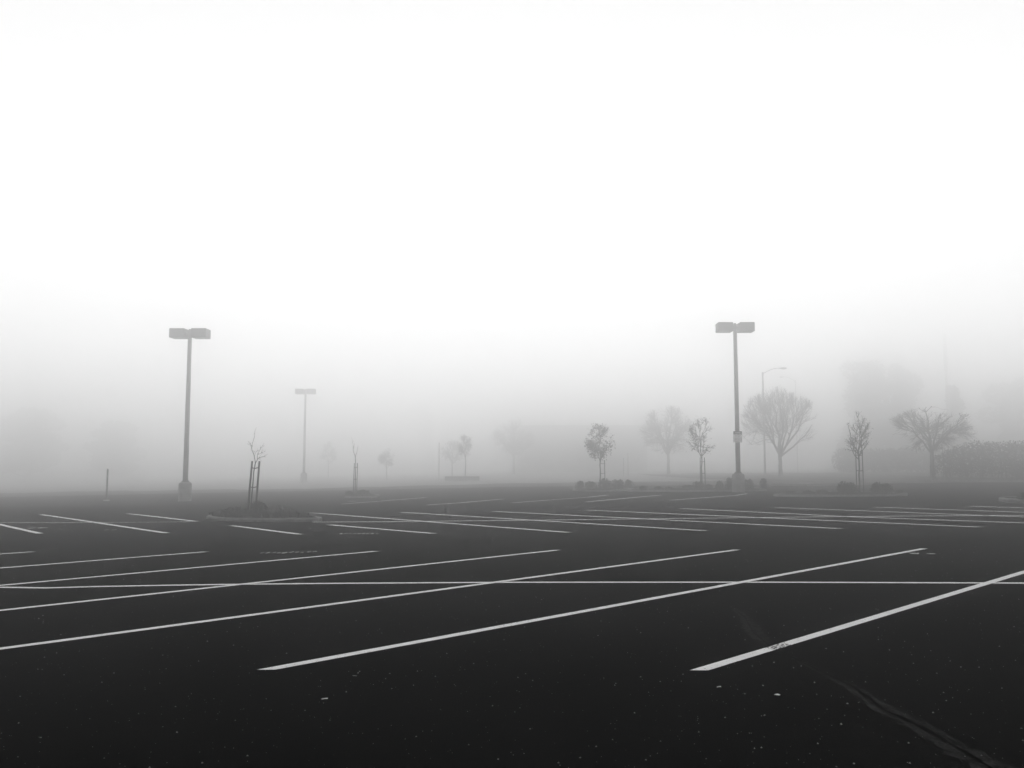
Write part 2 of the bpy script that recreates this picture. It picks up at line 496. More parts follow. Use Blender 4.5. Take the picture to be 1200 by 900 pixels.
# ------------------------------------------------------------------ lamps
def ngon(r, n, z, cx=0, cy=0, ph=0.0):
    return [(cx + r * math.cos(ph + 6.28319 * k / n), cy + r * math.sin(ph + 6.28319 * k / n), z) for k in range(n)]

def make_lot_lamp(x, y, h):
    t = empty('lot_lamp', x, y)
    b = MB(); b.rings([ngon(.33, 16, -.06), ngon(.305, 16, .04), ngon(.305, 16, .82), ngon(.275, 16, .89), ngon(.20, 16, .92)]); b.build('concrete_pedestal', M['concrete'], t)
    p = MB(); p.box(-.15, .15, -.15, .15, .92, .955, bevel=.008); p.build('base_plate', M['steel'], t)
    for sx in (-1, 1):
        for sy in (-1, 1):
            bo = MB(); bo.rings([ngon(.018, 6, .955, .11 * sx, .11 * sy), ngon(.018, 6, 1.0, .11 * sx, .11 * sy)])
            bo.build('anchor_bolt', M['galv'], t)
    m = MB()
    for z0, z1, a, c in ((.955, h - .12, .100, .076),):
        r = lambda s, z: [(-s + .015, -s, z), (s - .015, -s, z), (s, -s + .015, z), (s, s - .015, z), (s - .015, s, z), (-s + .015, s, z), (-s, s - .015, z), (-s, -s + .015, z)]
        m.rings([r(a, z0), r(c, z1)])
    m.build('pole', M['steel'], t)
    hc = MB(); hc.box(-.10, .10, -.10, .10, h - .12, h - .08, bevel=.01); hc.box(-.05, .05, -.05, .05, h - .08, h - .02); hc.build('pole_cap', M['steel'], t)
    ap = MB(); ap.box(-.055, .055, -.098, -.088, 1.25, 1.5, bevel=.003); ap.build('hand_hole_cover', M['steel'], t)
    for s in (-1, 1):
        ar = MB(); x0, x1 = sorted((s * .08, s * .19)); ar.box(x0, x1, -.045, .045, h - .29, h - .19, bevel=.01); ar.build('arm', M['steel'], t)
        hd = MB(); x0, x1 = sorted((s * .17, s * .90))
        hd.rings([[(x0 + i, -.34 + i, z), (x1 - i, -.34 + i, z), (x1 - i, .34 - i, z), (x0 + i, .34 - i, z)] for i, z in ((.01, h - .47), (0, h - .45), (0, h - .04), (.012, h - .02), (.03, h - .01))])
        ho = hd.build('lamp_head', M['head'], t)
        le = MB(); le.box(x0 + .06, x1 - .06, -.25, .25, h - .485, h - .472); le.build('lens', M['lens'], ho)
    return t

LG = 'twin-head lot lamps'
lamp = make_lot_lamp(11.2, 42.9, 8.45)
tag(lamp, 'tall grey lot lamp with two box heads and a white sign on its pole', 'lamp', LG)
l2 = copy_tree(lamp); l2.location = (-15.9, 42.2, gz(-15.9, 42.2))
tag(l2, 'tall grey twin-head lot lamp on a concrete pedestal at left, without a sign', 'lamp', LG)
l3 = copy_tree(lamp); l3.location = (-22.1, 92.0, gz(-22.1, 92.0)); l3.scale = (1.15, 1.15, 1.19)
tag(l3, 'distant pale twin-head lot lamp fading into fog between the two staked saplings', 'lamp', LG)

# small notice on the pole of the right lamp (facing the lot)
sx, sy = 11.2, 42.9
sg = empty('parking_sign', sx, sy - .12, gz(sx, sy) + 2.45)
tag(sg, 'small white notice with a dark header strapped to the right lamp pole', 'sign')
q = MB(); q.box(-.235, .195, -.012, 0, 0, .54, bevel=.004); q.build('panel', M['white'], sg)
q = MB()
for a in ((-.235, .195, .535, .552), (-.235, -.220, .02, .535), (.180, .195, .02, .535), (-.235, .195, .003, .018), (-.220, .180, .395, .412)):
    q.box(a[0], a[1], -.016, -.012, a[2], a[3])
q.build('border', M['dark'], sg)
q = MB(); q.box(-.219, .179, -.0145, -.0122, .413, .534); q.build('header', M['dark'], sg)
q = MB(); q.box(-.17, .13, -.0165, -.0147, .445, .505); q.build('header_print', M['midgrey'], sg)
q = MB()
for i in range(4): q.box(-.17 + .01 * (i % 2), .12 - .03 * (i % 2), -.0135, -.0123, .33 - i * .07, .35 - i * .07)
tag(q.build('small_print', M['midgrey'], sg), kind='stuff')
for z in (.12, .42):
    q = MB(); q.box(-.09, .09, 0, .03, z, z + .03); q.build('strap', M['galv'], sg)

# cobra-head street lamps
def make_street_lamp(x, y, h, arm, side):
    t = empty('street_lamp', x, y)
    p = MB(); p.rings([ngon(.16, 10, 0), ngon(.16, 10, .03), ngon(.105, 10, .05), ngon(.065, 10, h)]); p.build('pole', M['galv'], t)
    c = MB(); c.rings([ngon(.09, 10, h - .25), ngon(.09, 10, h + .02), ngon(.03, 10, h + .07)]); c.build('pole_cap', M['galv'], t)
    pts = [(side * arm * u, 0, h - .1 + .55 * math.sin(min(1, u * 1.15) * 1.571)) for u in [i / 9 for i in range(10)]]
    a = MB(); a.tube(pts, .038, 8); a.build('arm', M['galv'], t)
    e = pts[-1]; hd = MB()
    rs = []
    for u, ww, zz in ((-.12, .05, .04), (0, .09, .06), (.25, .15, .08), (.5, .14, .07), (.62, .05, .03)):
        rs.append([(e[0] + side * u, ww * math.cos(k * .7854), e[2] + zz * math.sin(k * .7854)) for k in range(8)])
    hd.rings(rs); ho = hd.build('lamp_head', M['head'], t)
    le = MB(); le.rings([[(e[0] + side * .3 + .2 * math.cos(k * .7854), .11 * math.sin(k * .7854), e[2] - .075 - d) for k in range(8)] for d in (.03, 0)]); le.build('lens', M['lens'], ho)
    return t
t = make_street_lamp(24.4, 83.5, 10.2, 1.75, 1)
tag(t, 'pale cobra-head street lamp, arm to the right, in front of the largest bare tree', 'street lamp', 'cobra-head street lamps')
t2 = copy_tree(t); t2.location = (46.2, 140.0, gz(46.2, 140.0)); t2.rotation_euler.z = math.pi; t2.scale = (1.1, 1.1, 1.45)
tag(t2, 'very faint cobra-head street lamp, arm to the left, behind the large bare tree', 'street lamp', 'cobra-head street lamps')

# ------------------------------------------------------------------ bollard and posts
t = empty('bollard', -21.1, 45.2)
tag(t, 'lone slim dark bollard standing far left in the fog', 'bollard')
q = MB(); q.rings([ngon(.042, 10, 0), ngon(.042, 10, 1.6), ngon(.03, 10, 1.65), ngon(.01, 10, 1.67)]); q.build('post', M['head'], t)
q = MB(); q.rings([ngon(.044, 10, 1.2), ngon(.047, 10, 1.22), ngon(.047, 10, 1.3), ngon(.044, 10, 1.32)]); q.build('reflector_band', M['galv'], t)
q = MB(); q.rings([ngon(.16, 12, -.01), ngon(.16, 12, .04), ngon(.12, 12, .06)]); q.build('footing', M['concrete'], t)

def sign_post(x, y, h, lab, group):
    t = empty('marker_post', x, y); tag(t, lab, 'post', group)
    q = MB(); q.box(-.04, .04, -.04, .04, 0, h, bevel=.008); q.build('post', M['galv'], t)
    q = MB(); q.box(-.052, .052, -.052, .052, h, h + .03, bevel=.006); q.build('cap', M['head'], t)
    return t
sign_post(-7.8, 92.5, 4.0, 'thin tall post at the left end of the low planter, faint in fog', 'thin posts in the fog')
sign_post(13.4, 104.0, 2.2, 'thin short post, left of the two right of the leafy staked tree', 'thin posts in the fog')
sign_post(14.0, 104.5, 2.8, 'thin post, taller of the two right of the leafy staked tree', 'thin posts in the fog')

# low planter in the middle distance
t = empty('raised_planter', -5.1, 89.0); tag(t, 'low grey raised planter box in the foggy middle distance', 'planter')
q = MB()
for a in ((-1.75, 1.75, -.75, -.6), (-1.75, 1.75, .6, .75), (-1.75, -1.6, -.598, .598), (1.6, 1.75, -.598, .598)): q.box(a[0], a[1], a[2], a[3], -.02, .42)
q.build('wall', M['head'], t)
q = MB(); q.box(-1.598, 1.598, -.598, .598, -.02, .34); q.build('soil_bed', M['soil'], t)

# ------------------------------------------------------------------ trees
def inside(p, c, r):
    return sum(((p[i] - c[i]) / r[i]) ** 2 for i in range(3)) <= 1.0

def curve(a, b, rnd, bow=.12, n=5, up=0.0):
    a, b = Vector(a), Vector(b); L = (b - a).length
    off = Vector((rnd.uniform(-1, 1), rnd.uniform(-1, 1), rnd.uniform(-.6, .6) + up)) * L * bow
    pts = []
    for i in range(n):
        t = i / (n - 1)
        p = a.lerp(b, t) + off * math.sin(t * math.pi)
        if 0 < i < n - 1: p += Vector((rnd.uniform(-1, 1), rnd.uniform(-1, 1), rnd.uniform(-1, 1))) * L * .025
        pts.append(p)
    return pts

def at_path(path, t):
    f = t * (len(path) - 1); i = min(int(f), len(path) - 2)
    return path[i].lerp(path[i + 1], f - i), (path[i + 1] - path[i]).normalized()

def grow(limbs, limb_r, c, r, counts, lens, rads, rnd, outw=.6, upw=.35, spread=.7):
    """twigs that fill an ellipsoid crown, level by level; returns (limb mesh, twig mesh, tips)"""
    big, small = MB(), MB(); tips = []
    paths = []
    for pth, r0 in zip(limbs, limb_r):
        n = len(pth); big.tube(pth, [max(r0 * (1 - .72 * i / (n - 1)), .006) for i in range(n)], 6); paths.append((pth, r0))
    cur = paths
    for lv, (cnt, ln, rd) in enumerate(zip(counts, lens, rads)):
        nxt = []
        wts = [sum((b - a).length for a, b in zip(p, p[1:])) for p, _ in cur]
        for _ in range(cnt):
            pth, r0 = rnd.choices(cur, wts)[0]
            p, d = at_path(pth, rnd.uniform(.18, 1.0) if lv else rnd.uniform(.25, 1.0))
            ov = Vector(p) - Vector(c); ov = Vector((ov.x / r[0], ov.y / r[1], ov.z / r[2]))
            if ov.length > .01: ov.normalize()
            dr = d * .55 + ov * outw + Vector((0, 0, upw)) + Vector((rnd.gauss(0, 1), rnd.gauss(0, 1), rnd.gauss(0, 1))) * spread
            dr.normalize()
            L = ln * rnd.uniform(.5, 1.2)
            q = p + dr * L
            k = 0
            while not inside(q, c, [x * rnd.uniform(.9, 1.12) for x in r]) and k < 5:
                L *= .6; q = p + dr * L; k += 1
            if L < ln * .08: continue
            pa = curve(p, q, rnd, .12, 4 if lv < 2 else 3, .15)
            m = big if lv == 0 else small
            ra = min(rd, r0 * .7 + .002)
            m.tube(pa, [ra, ra * .75, ra * .5, ra * .3][:len(pa)], 5 if lv == 0 else 3)
            nxt.append((pa, ra)); tips.append(q)
        cur = nxt if nxt else cur
        if lv >= 1: cur = cur + paths[:0]
    return big, small, tips

def bare_tree(name, x, y, lab, group, seed, fork, height, rx, ry, r_trunk, nlimb, counts, lens, rads, cz=None, flat=None, lean=(0, 0), leaves=0, leaf_s=.05, limb_up=(.5, 1.0), outw=.6, upw=.35, spread=.7, k=1.0, leaf_mat='leaf'):
    rnd = random.Random(seed)
    t = empty(name, x, y); tag(t, lab, 'tree', group)
    t.scale = (k, k, k)
    c = (lean[0], lean[1], cz if cz else (fork + height) / 2)
    r = (rx, ry, flat if flat else height - c[2])
    tr = MB(); n = 7
    trunk = [Vector((lean[0] * (i / (n - 1)) ** 2 * .5 + rnd.uniform(-.02, .02), lean[1] * (i / (n - 1)) ** 2 * .5 + rnd.uniform(-.02, .02), -.05 + (fork + .05) * i / (n - 1))) for i in range(n)]
    tr.tube(trunk, [r_trunk * (1.45, 1.12, 1.0, .95, .9, .88, .85)[i] for i in range(n)], 9)
    tr.build('trunk', M['bark'], t, smooth=True)
    limbs, lr = [], []
    for j in range(nlimb):
        a = 6.283 * (j + rnd.uniform(-.25, .25)) / nlimb
        e = rnd.uniform(*limb_up)
        f = Vector((c[0] + r[0] * .86 * math.cos(a) * (1 - .55 * max(0, e) ** 2), c[1] + r[1] * .86 * math.sin(a) * (1 - .55 * max(0, e) ** 2), c[2] + r[2] * .9 * e))
        limbs.append(curve(trunk[-1] - Vector((0, 0, rnd.uniform(0, .12) * fork)), f, rnd, .10, 7, -.1 if e < .5 else .05)); lr.append(r_trunk * rnd.uniform(.45, .62))
    lead = curve(trunk[-1], (c[0] + rnd.uniform(-.2, .2) * rx, c[1], c[2] + r[2] * .92), rnd, .06, 7)
    limbs.append(lead); lr.append(r_trunk * .62)
    big, small, tips = grow(limbs, lr, c, r, counts, lens, rads, rnd, outw, upw, spread)
    big.build('limbs', M['bark'], t, smooth=True)
    if small.v: tag(small.build('twigs', M['twig'], t), kind='stuff')
    if leaves:
        lf = MB()
        for _ in range(leaves):
            p = Vector(rnd.choice(tips)) + Vector((rnd.gauss(0, 1), rnd.gauss(0, 1), rnd.gauss(0, 1))) * leaf_s * 1.6
            lf.leaf(p, leaf_s * rnd.uniform(.6, 1.2), rnd)
        tag(lf.build('leaves', M[leaf_mat], t), kind='stuff')
    return t

# large bare street trees beyond the lot
bare_tree('bare_tree', 26.2, 84.5, 'largest bare tree, fan-shaped crown behind the cobra-head street lamp', 'bare trees beyond the lot', 11, 1.75, 6.75, 2.95, 2.7, .15, 9,
          (60, 460, 2000, 4200), (1.9, 1.15, .7, .45), (.032, .014, .008, .0045), cz=3.9, limb_up=(.0, .95), outw=.45, upw=.55, spread=.55, k=1.3)
bare_tree('bare_tree', 30.6, 63.0, 'flat-topped spreading bare tree in front of the hedges at far right', 'bare trees beyond the lot', 12, 1.9, 4.65, 2.85, 2.5, .13, 8,
          (55, 420, 1700, 3000), (1.3, .8, .5, .34), (.028, .013, .0075, .0045), cz=3.15, flat=1.45, limb_up=(.05, .75), outw=.8, upw=.18, spread=.55, k=1.17)
bare_tree('bare_tree', 19.7, 109.0, 'hazy round-crowned bare tree between the leafy staked tree and the lamp sapling', 'bare trees beyond the lot', 13, 2.1, 6.5, 2.75, 2.6, .14, 8,
          (80, 500, 1700, 2400), (1.6, 1.0, .65, .4), (.036, .017, .010, .007), cz=4.2, limb_up=(-.15, .9), outw=.6, upw=.3, spread=.7, leaves=900, leaf_s=.07, k=1.34)
bare_tree('bare_tree', 0.3, 150.0, 'ghostly round bare tree alone in the fog near the centre', 'bare trees beyond the lot', 14, 2.2, 6.6, 2.5, 2.4, .15, 8,
          (60, 380, 1300, 1500), (1.5, .95, .6, .4), (.04, .02, .013, .009), cz=4.4, limb_up=(-.2, .9), leaves=1500, leaf_s=.10, k=1.46)
bare_tree('bare_tree', -9.0, 130.0, 'ghostly small tree behind the thin post left of centre', 'bare trees beyond the lot', 15, 1.6, 4.0, 1.5, 1.4, .09, 6,
          (40, 240, 800), (1.0, .6, .4), (.03, .016, .011), leaves=900, leaf_s=.09, k=1.3)

# leafy young trees
def leafy(x, y, lab, seed, fork, h, rx, leaves, ls, tr, k):
    return bare_tree('young_tree', x, y, lab, 'young trees with leaves', seed, fork, h, rx, rx, tr, 5, (26, 120, 320), (.7, .45, .28), (.016, .008, .005), leaves=leaves, leaf_s=ls, limb_up=(-.4, .9), k=k)
leafy(5.3, 52.0, 'leafy young staked tree above a clump of round shrubs in the middle distance', 21, 1.55, 3.45, .72, 1700, .055, .035, 1.09)
leafy(-4.9, 91.0, 'small leafy tree standing behind the low planter', 22, 1.75, 3.55, .50, 900, .06, .04, 1.33)
leafy(-15.9, 110.0, 'faint lollipop tree right of the second sapling, in thick fog', 23, 1.2, 3.15, .72, 1300, .07, .05, 1.25)
leafy(-31.8, 150.0, 'faintest small tree, between the distant lamp and the second sapling', 24, 1.6, 3.7, .85, 1300, .07, .05, 1.6)

# staked saplings with twiggy crowns
bare_tree('sapling', 10.0, 45.6, 'staked twiggy sapling on the island left of the signed lamp', 'staked saplings', 31, 1.75, 3.62, .72, .66, .032, 6,
          (40, 190, 420), (.62, .36, .22), (.013, .0075, .005), cz=2.55, flat=1.08, limb_up=(-.55, .95), leaves=330, leaf_s=.035, spread=.65, k=1.05)
bare_tree('sapling', 15.55, 38.8, 'staked twiggy sapling on the island at right, shrubs on both sides', 'staked saplings', 32, 1.65, 3.62, .60, .55, .034, 7,
          (36, 150, 320), (.60, .36, .22), (.014, .008, .005), cz=2.6, flat=1.05, limb_up=(-.5, .95), outw=.35, upw=.6, leaves=160, leaf_s=.035, spread=.5, k=1.03)

def drawn_sapling(x, y, lab, trunk, branches, seed, r0, k=1.0):
    rnd = random.Random(seed)
    t = empty('sapling', x, y); tag(t, lab, 'tree', 'staked saplings'); t.scale = (k, k, k)
    tm = MB(); n = len(trunk); tm.tube([(a, b, c) for a, b, c in trunk], [r0 * (1 - .35 * i / (n - 1)) for i in range(n)], 7); tm.build('trunk', M['bark'], t, smooth=True)
    bm_ = MB(); tw = MB()
    for pts, r in branches:
        P = [Vector(p) for p in pts]; n = len(P)
        bm_.tube(P, [max(r * (1 - .75 * i / (n - 1)), .003) for i in range(n)], 5)
        for _ in range(n * 2):
            p, d = at_path(P, rnd.uniform(.2, 1))
            dr = (d + Vector((rnd.gauss(0, .6), rnd.gauss(0, .6), rnd.gauss(.2, .5)))).normalized()
            tw.tube(curve(p, p + dr * rnd.uniform(.04, .16), rnd, .1, 3), [.0035, .003, .002], 3)
    bm_.build('limbs', M['bark'], t, smooth=True); tag(tw.build('twigs', M['twig'], t), kind='stuff')
    return t
drawn_sapling(-7.88, 26.2, 'leaning bare sapling between two dark stakes on the nearest island',
    [(0, 0, 0), (.02, 0, .5), (.05, .01, 1.0), (.07, 0, 1.35), (.11, .01, 1.62)],
    [([(.11, .01, 1.60), (.06, .03, 1.82), (-.02, .05, 2.0), (-.02, .04, 2.15), (.06, .02, 2.4), (.07, 0, 2.58)], .012),
     ([(.0, .04, 1.96), (-.04, .02, 2.1), (-.08, .0, 2.25)], .006),
     ([(.11, .01, 1.60), (.20, -.03, 1.74), (.30, -.04, 1.79), (.40, -.02, 1.80)], .012),
     ([(.18, -.03, 1.72), (.17, 0, 1.84), (.24, .06, 2.05), (.33, .10, 2.2)], .008),
     ([(.19, 0, 1.86), (.30, -.05, 1.9), (.42, -.09, 1.95)], .006),
     ([(.07, .02, 1.80), (.12, -.02, 1.92), (.17, 0, 1.97)], .005)], 41, .022)
drawn_sapling(-7.72, 42.7, 'thin bare sapling with stakes on the small second island left of centre',
    [(0, 0, 0), (0, 0, .8), (.01, .01, 1.5), (-.02, 0, 1.85)],
    [([(-.02, 0, 1.82), (-.12, .03, 2.1), (-.13, .02, 2.4), (-.20, .0, 2.72)], .012),
     ([(-.02, 0, 1.82), (.05, .02, 2.05), (.08, 0, 2.25)], .010),
     ([(-.12, .03, 2.2), (-.06, .08, 2.45)], .006)], 42, .022, 1.09)

# stakes: one frame of two stakes with two ties, per tree
def make_support(x, y, lab, h, half, lean, r=.035):
    t = empty('tree_support', x, y, gz(x, y) + .06); tag(t, lab, 'tree stakes', 'stakes holding young trees')
    for s in (-1, 1):
        q = MB(); q.tube([(s * half, 0, -.3), (s * half + lean * .5, 0, h * .5), (s * half * .95 + lean, 0, h)], [r, r, r * .95], 8); q.build('stake', M['stake'], t)
    for z in (h * .52, h * .88):
        q = MB(); lx = lean * z / h
        q.tube([(-half * 1.0 + lx, -r * 1.2, z), (lx, -r * 1.6, z - .03), (half * 1.0 + lx, -r * 1.2, z)], .014, 6); q.build('tie', M['tie'], t)
    return t
make_support(-7.84, 26.15, 'pair of dark leaning stakes around the bare sapling on the nearest island', 1.60, .115, .10, .030)
make_support(-7.72, 42.65, 'pair of thin stakes around the bare sapling on the second island', 1.62, .08, .03, .019)
make_support(10.02, 45.5, 'pair of stakes with ties at the twiggy sapling left of the signed lamp', 1.68, .12, -.01, .022)
make_support(15.53, 38.7, 'pair of tall stakes at the twiggy sapling on the right island', 1.9, .15, .0, .020)
make_support(5.42, 51.9, 'pair of faint stakes under the leafy young tree', 1.63, .14, 0, .024)

# ------------------------------------------------------------------ shrubs, weeds
def shrub_mesh(seed, rx, ry, h, n, ls):
    rnd = random.Random(seed); mb = MB(); st = MB()
    blobs = [(rnd.uniform(-.5, .5) * rx, rnd.uniform(-.5, .5) * ry, h * rnd.uniform(.35, .6), rnd.uniform(.45, .75)) for _ in range(6)]
    for _ in range(n):
        bx, by, bz, k = rnd.choice(blobs)
        d = Vector((rnd.gauss(0, 1), rnd.gauss(0, 1), rnd.gauss(0, 1))).normalized() * rnd.uniform(.45, 1.0) ** .5
        p = Vector((bx + d.x * rx * k, by + d.y * ry * k, max(.03, bz + d.z * h * .5)))
        mb.leaf(p, ls * rnd.uniform(.6, 1.3), rnd)
    for _ in range(14):
        e = (rnd.uniform(-.7, .7) * rx, rnd.uniform(-.7, .7) * ry, h * rnd.uniform(.6, 1.0))
        st.tube(curve((rnd.uniform(-.06, .06), rnd.uniform(-.06, .06), 0), e, rnd, .1, 4), [.012, .009, .006, .004], 4)
    return mb, st

def make_shrub(seed, rx, ry, h, n, ls=.045):
    mb, st = shrub_mesh(seed, rx, ry, h, n, ls)
    t = empty('shrub', 0, 0, 0)
    mb.build('foliage', M['shrub'], t); tag(st.build('stems', M['bark'], t), kind='stuff')
    return t
protos = [make_shrub(50 + k, *a) for k, a in enumerate([(.36, .34, .52, 900), (.40, .36, .46, 900), (.30, .28, .56, 750), (.42, .30, .24, 520)])]
used = [False] * 4
spots = [
 # x, y, kind, sx, sz, rot, label, group
 (-7.55, 25.85, 1, .62, .85, .3, 'dark bushy weed at the foot of the nearest stakes', 'shrubs on the nearest island'),
 (-8.2, 25.5, 3, .95, 1.0, 1.3, 'low dark weed clump left of the nearest stakes', 'shrubs on the nearest island'),
 (-7.45, 42.9, 3, .9, 1.2, .4, 'low weed clump right of the second sapling stakes', 'shrubs on the second island'),
 (-8.0, 42.9, 3, .7, 1.0, 2.4, 'low weed clump left of the second sapling stakes', 'shrubs on the second island'),
 (3.75, 48.6, 2, .9, .8, .1, 'round shrub, leftmost of the row under the leafy staked tree', 'shrubs under the leafy tree'),
 (4.35, 48.0, 0, .95, .85, 1.1, 'round shrub, second from left under the leafy staked tree', 'shrubs under the leafy tree'),
 (5.25, 49.0, 1, 1.15, 1.15, .6, 'broad shrub at the very foot of the leafy staked tree', 'shrubs under the leafy tree'),
 (6.0, 48.6, 0, 1.1, 1.0, 2.2, 'round shrub just right of the leafy staked tree', 'shrubs under the leafy tree'),
 (6.65, 49.0, 2, .9, .85, 2.9, 'small round shrub, rightmost under the leafy staked tree', 'shrubs under the leafy tree'),
 (6.82, 45.5, 3, .62, .9, .0, 'small dark low shrub at the left tip of the lamp island', 'shrubs on the lamp island'),
 (7.59, 45.1, 3, .70, .8, 1.2, 'low dark shrub, second from the left tip of the lamp island', 'shrubs on the lamp island'),
 (8.2, 45.0, 3, .75, .65, 2.0, 'flattest low shrub near the left end of the lamp island', 'shrubs on the lamp island'),
 (9.3, 46.2, 3, .9, .9, .7, 'low shrub just left of the twiggy sapling by the lamp', 'shrubs on the lamp island'),
 (9.75, 45.1, 0, .85, .85, 1.9, 'rounded shrub at the foot of the twiggy sapling by the lamp', 'shrubs on the lamp island'),
 (10.35, 45.4, 3, .7, 1.1, 2.6, 'small low shrub between the twiggy sapling and the lamp', 'shrubs on the lamp island'),
 (10.65, 44.4, 1, .72, .95, .9, 'dense shrub just left of the lamp pedestal', 'shrubs on the lamp island'),
 (11.0, 44.2, 2, .75, 1.1, .2, 'narrow shrub half hidden by the left side of the lamp pedestal', 'shrubs on the lamp island'),
 (12.1, 44.3, 0, .95, 1.05, 2.3, 'dense shrub just right of the lamp pedestal', 'shrubs on the lamp island'),
 (12.95, 44.8, 2, .85, .98, 1.4, 'rounded shrub standing alone right of the lamp pedestal', 'shrubs on the lamp island'),
 (11.9, 37.2, 3, .7, .55, .3, 'low dark groundcover at the left tip of the right island', 'shrubs on the right island'),
 (12.7, 37.1, 3, .8, .65, 1.8, 'low dark groundcover, second from the left tip of the right island', 'shrubs on the right island'),
 (14.5, 38.0, 1, .8, 1.02, .5, 'dark shrub, left of the sapling stakes on the right island', 'shrubs on the right island'),
 (14.9, 38.1, 0, .7, .92, 2.9, 'dark shrub touching the left stake on the right island', 'shrubs on the right island'),
 (15.95, 37.9, 1, .85, .95, 1.0, 'dark shrub touching the right stake on the right island', 'shrubs on the right island'),
 (16.35, 38.0, 0, .75, .80, .3, 'dark shrub, right end of the pair beside the stakes on the right island', 'shrubs on the right island'),
 (16.6, 37.2, 3, .7, .55, .9, 'low groundcover at the right end of the right island', 'shrubs on the right island'),
 (13.8, 38.4, 3, .8, .6, 2.2, 'low groundcover left of the dark shrubs on the right island', 'shrubs on the right island'),
 (17.9, 30.3, 1, .8, .5, .2, 'dark low shrub on the island cut off by the right edge', 'shrubs on the edge island'),
 (18.7, 30.0, 0, .9, .55, .2, 'rounded shrub on the island just past the right edge', 'shrubs on the edge island'),
]
for x, y, k, s, szz, rot, lab, grp in spots:
    t = protos[k] if not used[k] else copy_tree(protos[k])
    used[k] = True
    t.location = (x, y, gz(x, y) + .07); t.rotation_euler.z = rot; t.scale = (s, s, szz)
    tag(t, lab, 'shrub', grp)

def grass(name, lab, patches, mat, seed, h=(.08, .22), wd=.006):
    rnd = random.Random(seed); mb = MB()
    for cx, cy, rx, ry, n in patches:
        for _ in range(n):
            a, q = rnd.uniform(0, 6.283), rnd.random() ** .6
            x, y = cx + rx * q * math.cos(a), cy + ry * q * math.sin(a)
            hh = rnd.uniform(*h) * (1.15 - .6 * q); b = rnd.uniform(0, 6.283); ln = rnd.uniform(.1, .5) * hh
            dx, dy = math.cos(b), math.sin(b); z = gz(x, y) + .06
            mb.add([(x - dy * wd, y + dx * wd, z), (x + dy * wd, y - dx * wd, z), (x + dx * ln * .4 + dy * wd * .6, y + dy * ln * .4 - dx * wd * .6, z + hh * .6), (x + dx * ln, y + dy * ln, z + hh), (x + dx * ln * .4 - dy * wd * .6, y + dy * ln * .4 + dx * wd * .6, z + hh * .6)],
                   [(0, 1, 2, 4), (4, 2, 3)])
    return tag(mb.build(name, mat), lab, 'grass', kind='stuff')
grass('weeds', 'dark weeds growing over the nearest planting island', [(-7.9, 25.4, .85, .7, 2600), (-6.5, 24.8, .9, .6, 1700), (-8.6, 25.9, .4, .4, 500)], M['shrub'], 71, (.06, .24), .008)
grass('dry_grass', 'wispy dry grass right of the stakes on the nearest island', [(-7.0, 26.0, .55, .5, 500)], M['straw'], 72, (.12, .42), .004)
grass('low_weeds', 'low weeds over the second planting island', [(-7.3, 42.8, .8, 1.1, 1000), (-7.9, 43.4, .35, .6, 400)], M['shrub'], 73, (.05, .16))
grass('island_groundcover', 'low dark groundcover on the lamp island and the right island', [(8.8, 45.6, 2.4, 1.2, 2400), (12.0, 45.2, 1.2, 1.0, 1000), (14.2, 37.6, 2.5, 1.6, 3000), (4.9, 48.8, 1.6, 2.6, 1200), (19.0, 30.2, 1.4, 1.0, 900)], M['shrub'], 74, (.04, .13))

# ------------------------------------------------------------------ hedges and tall far trees
def foliage(mb, rnd, blobs, n, ls):
    wt = [a[3] * a[4] * a[5] for a in blobs]
    for _ in range(n):
        cx, cy, cz, rx, ry, rz = rnd.choices(blobs, wt)[0]
        d = Vector((rnd.gauss(0, 1), rnd.gauss(0, 1), rnd.gauss(0, 1))).normalized() * rnd.uniform(.3, 1.0) ** .4
        p = Vector((cx + d.x * rx, cy + d.y * ry, cz + d.z * rz))
        if p.z < .02: p.z = rnd.uniform(.02, .4)
        mb.leaf(p, ls * rnd.uniform(.6, 1.3), rnd)

def hedge(x0, x1, y, dep, h, lab, seed, n, ls, left_round=True):
    rnd = random.Random(seed); cx = (x0 + x1) / 2
    t = empty('hedge', cx, y, gz(cx, y) + .1); tag(t, lab, 'hedge', 'hedges at the far right')
    blobs = []; x = x0
    while x < x1:
        f = min(1.0, .68 + (x - x0) / 6) if left_round else 1.0
        blobs.append((x - cx, rnd.uniform(-.2, .2) * dep, h * f * .5, 1.15, dep * .55, h * f * .5 * rnd.uniform(.97, 1.04))); x += .7
    mb = MB(); foliage(mb, rnd, blobs, n, ls); mb.build('foliage', M['shrub'], t)
    st = MB()
    for b in blobs[::2]:
        for _ in range(3):
            st.tube(curve((b[0] + rnd.uniform(-.3, .3), rnd.uniform(-.3, .3), -.1), (b[0] + rnd.uniform(-.7, .7), rnd.uniform(-.6, .6), h * .8), rnd, .06, 4), [.05, .04, .03, .015], 5)
    tag(st.build('stems', M['bark'], t), kind='stuff')
hedge(33.6, 52.0, 67.0, 2.6, 2.85, 'tall dark rounded hedge cut off by the right edge of the photo', 81, 26000, .10)
hedge(41.0, 60.0, 108.0, 2.8, 3.1, 'lower paler hedge behind the flat-topped bare tree', 82, 14000, .17, False)

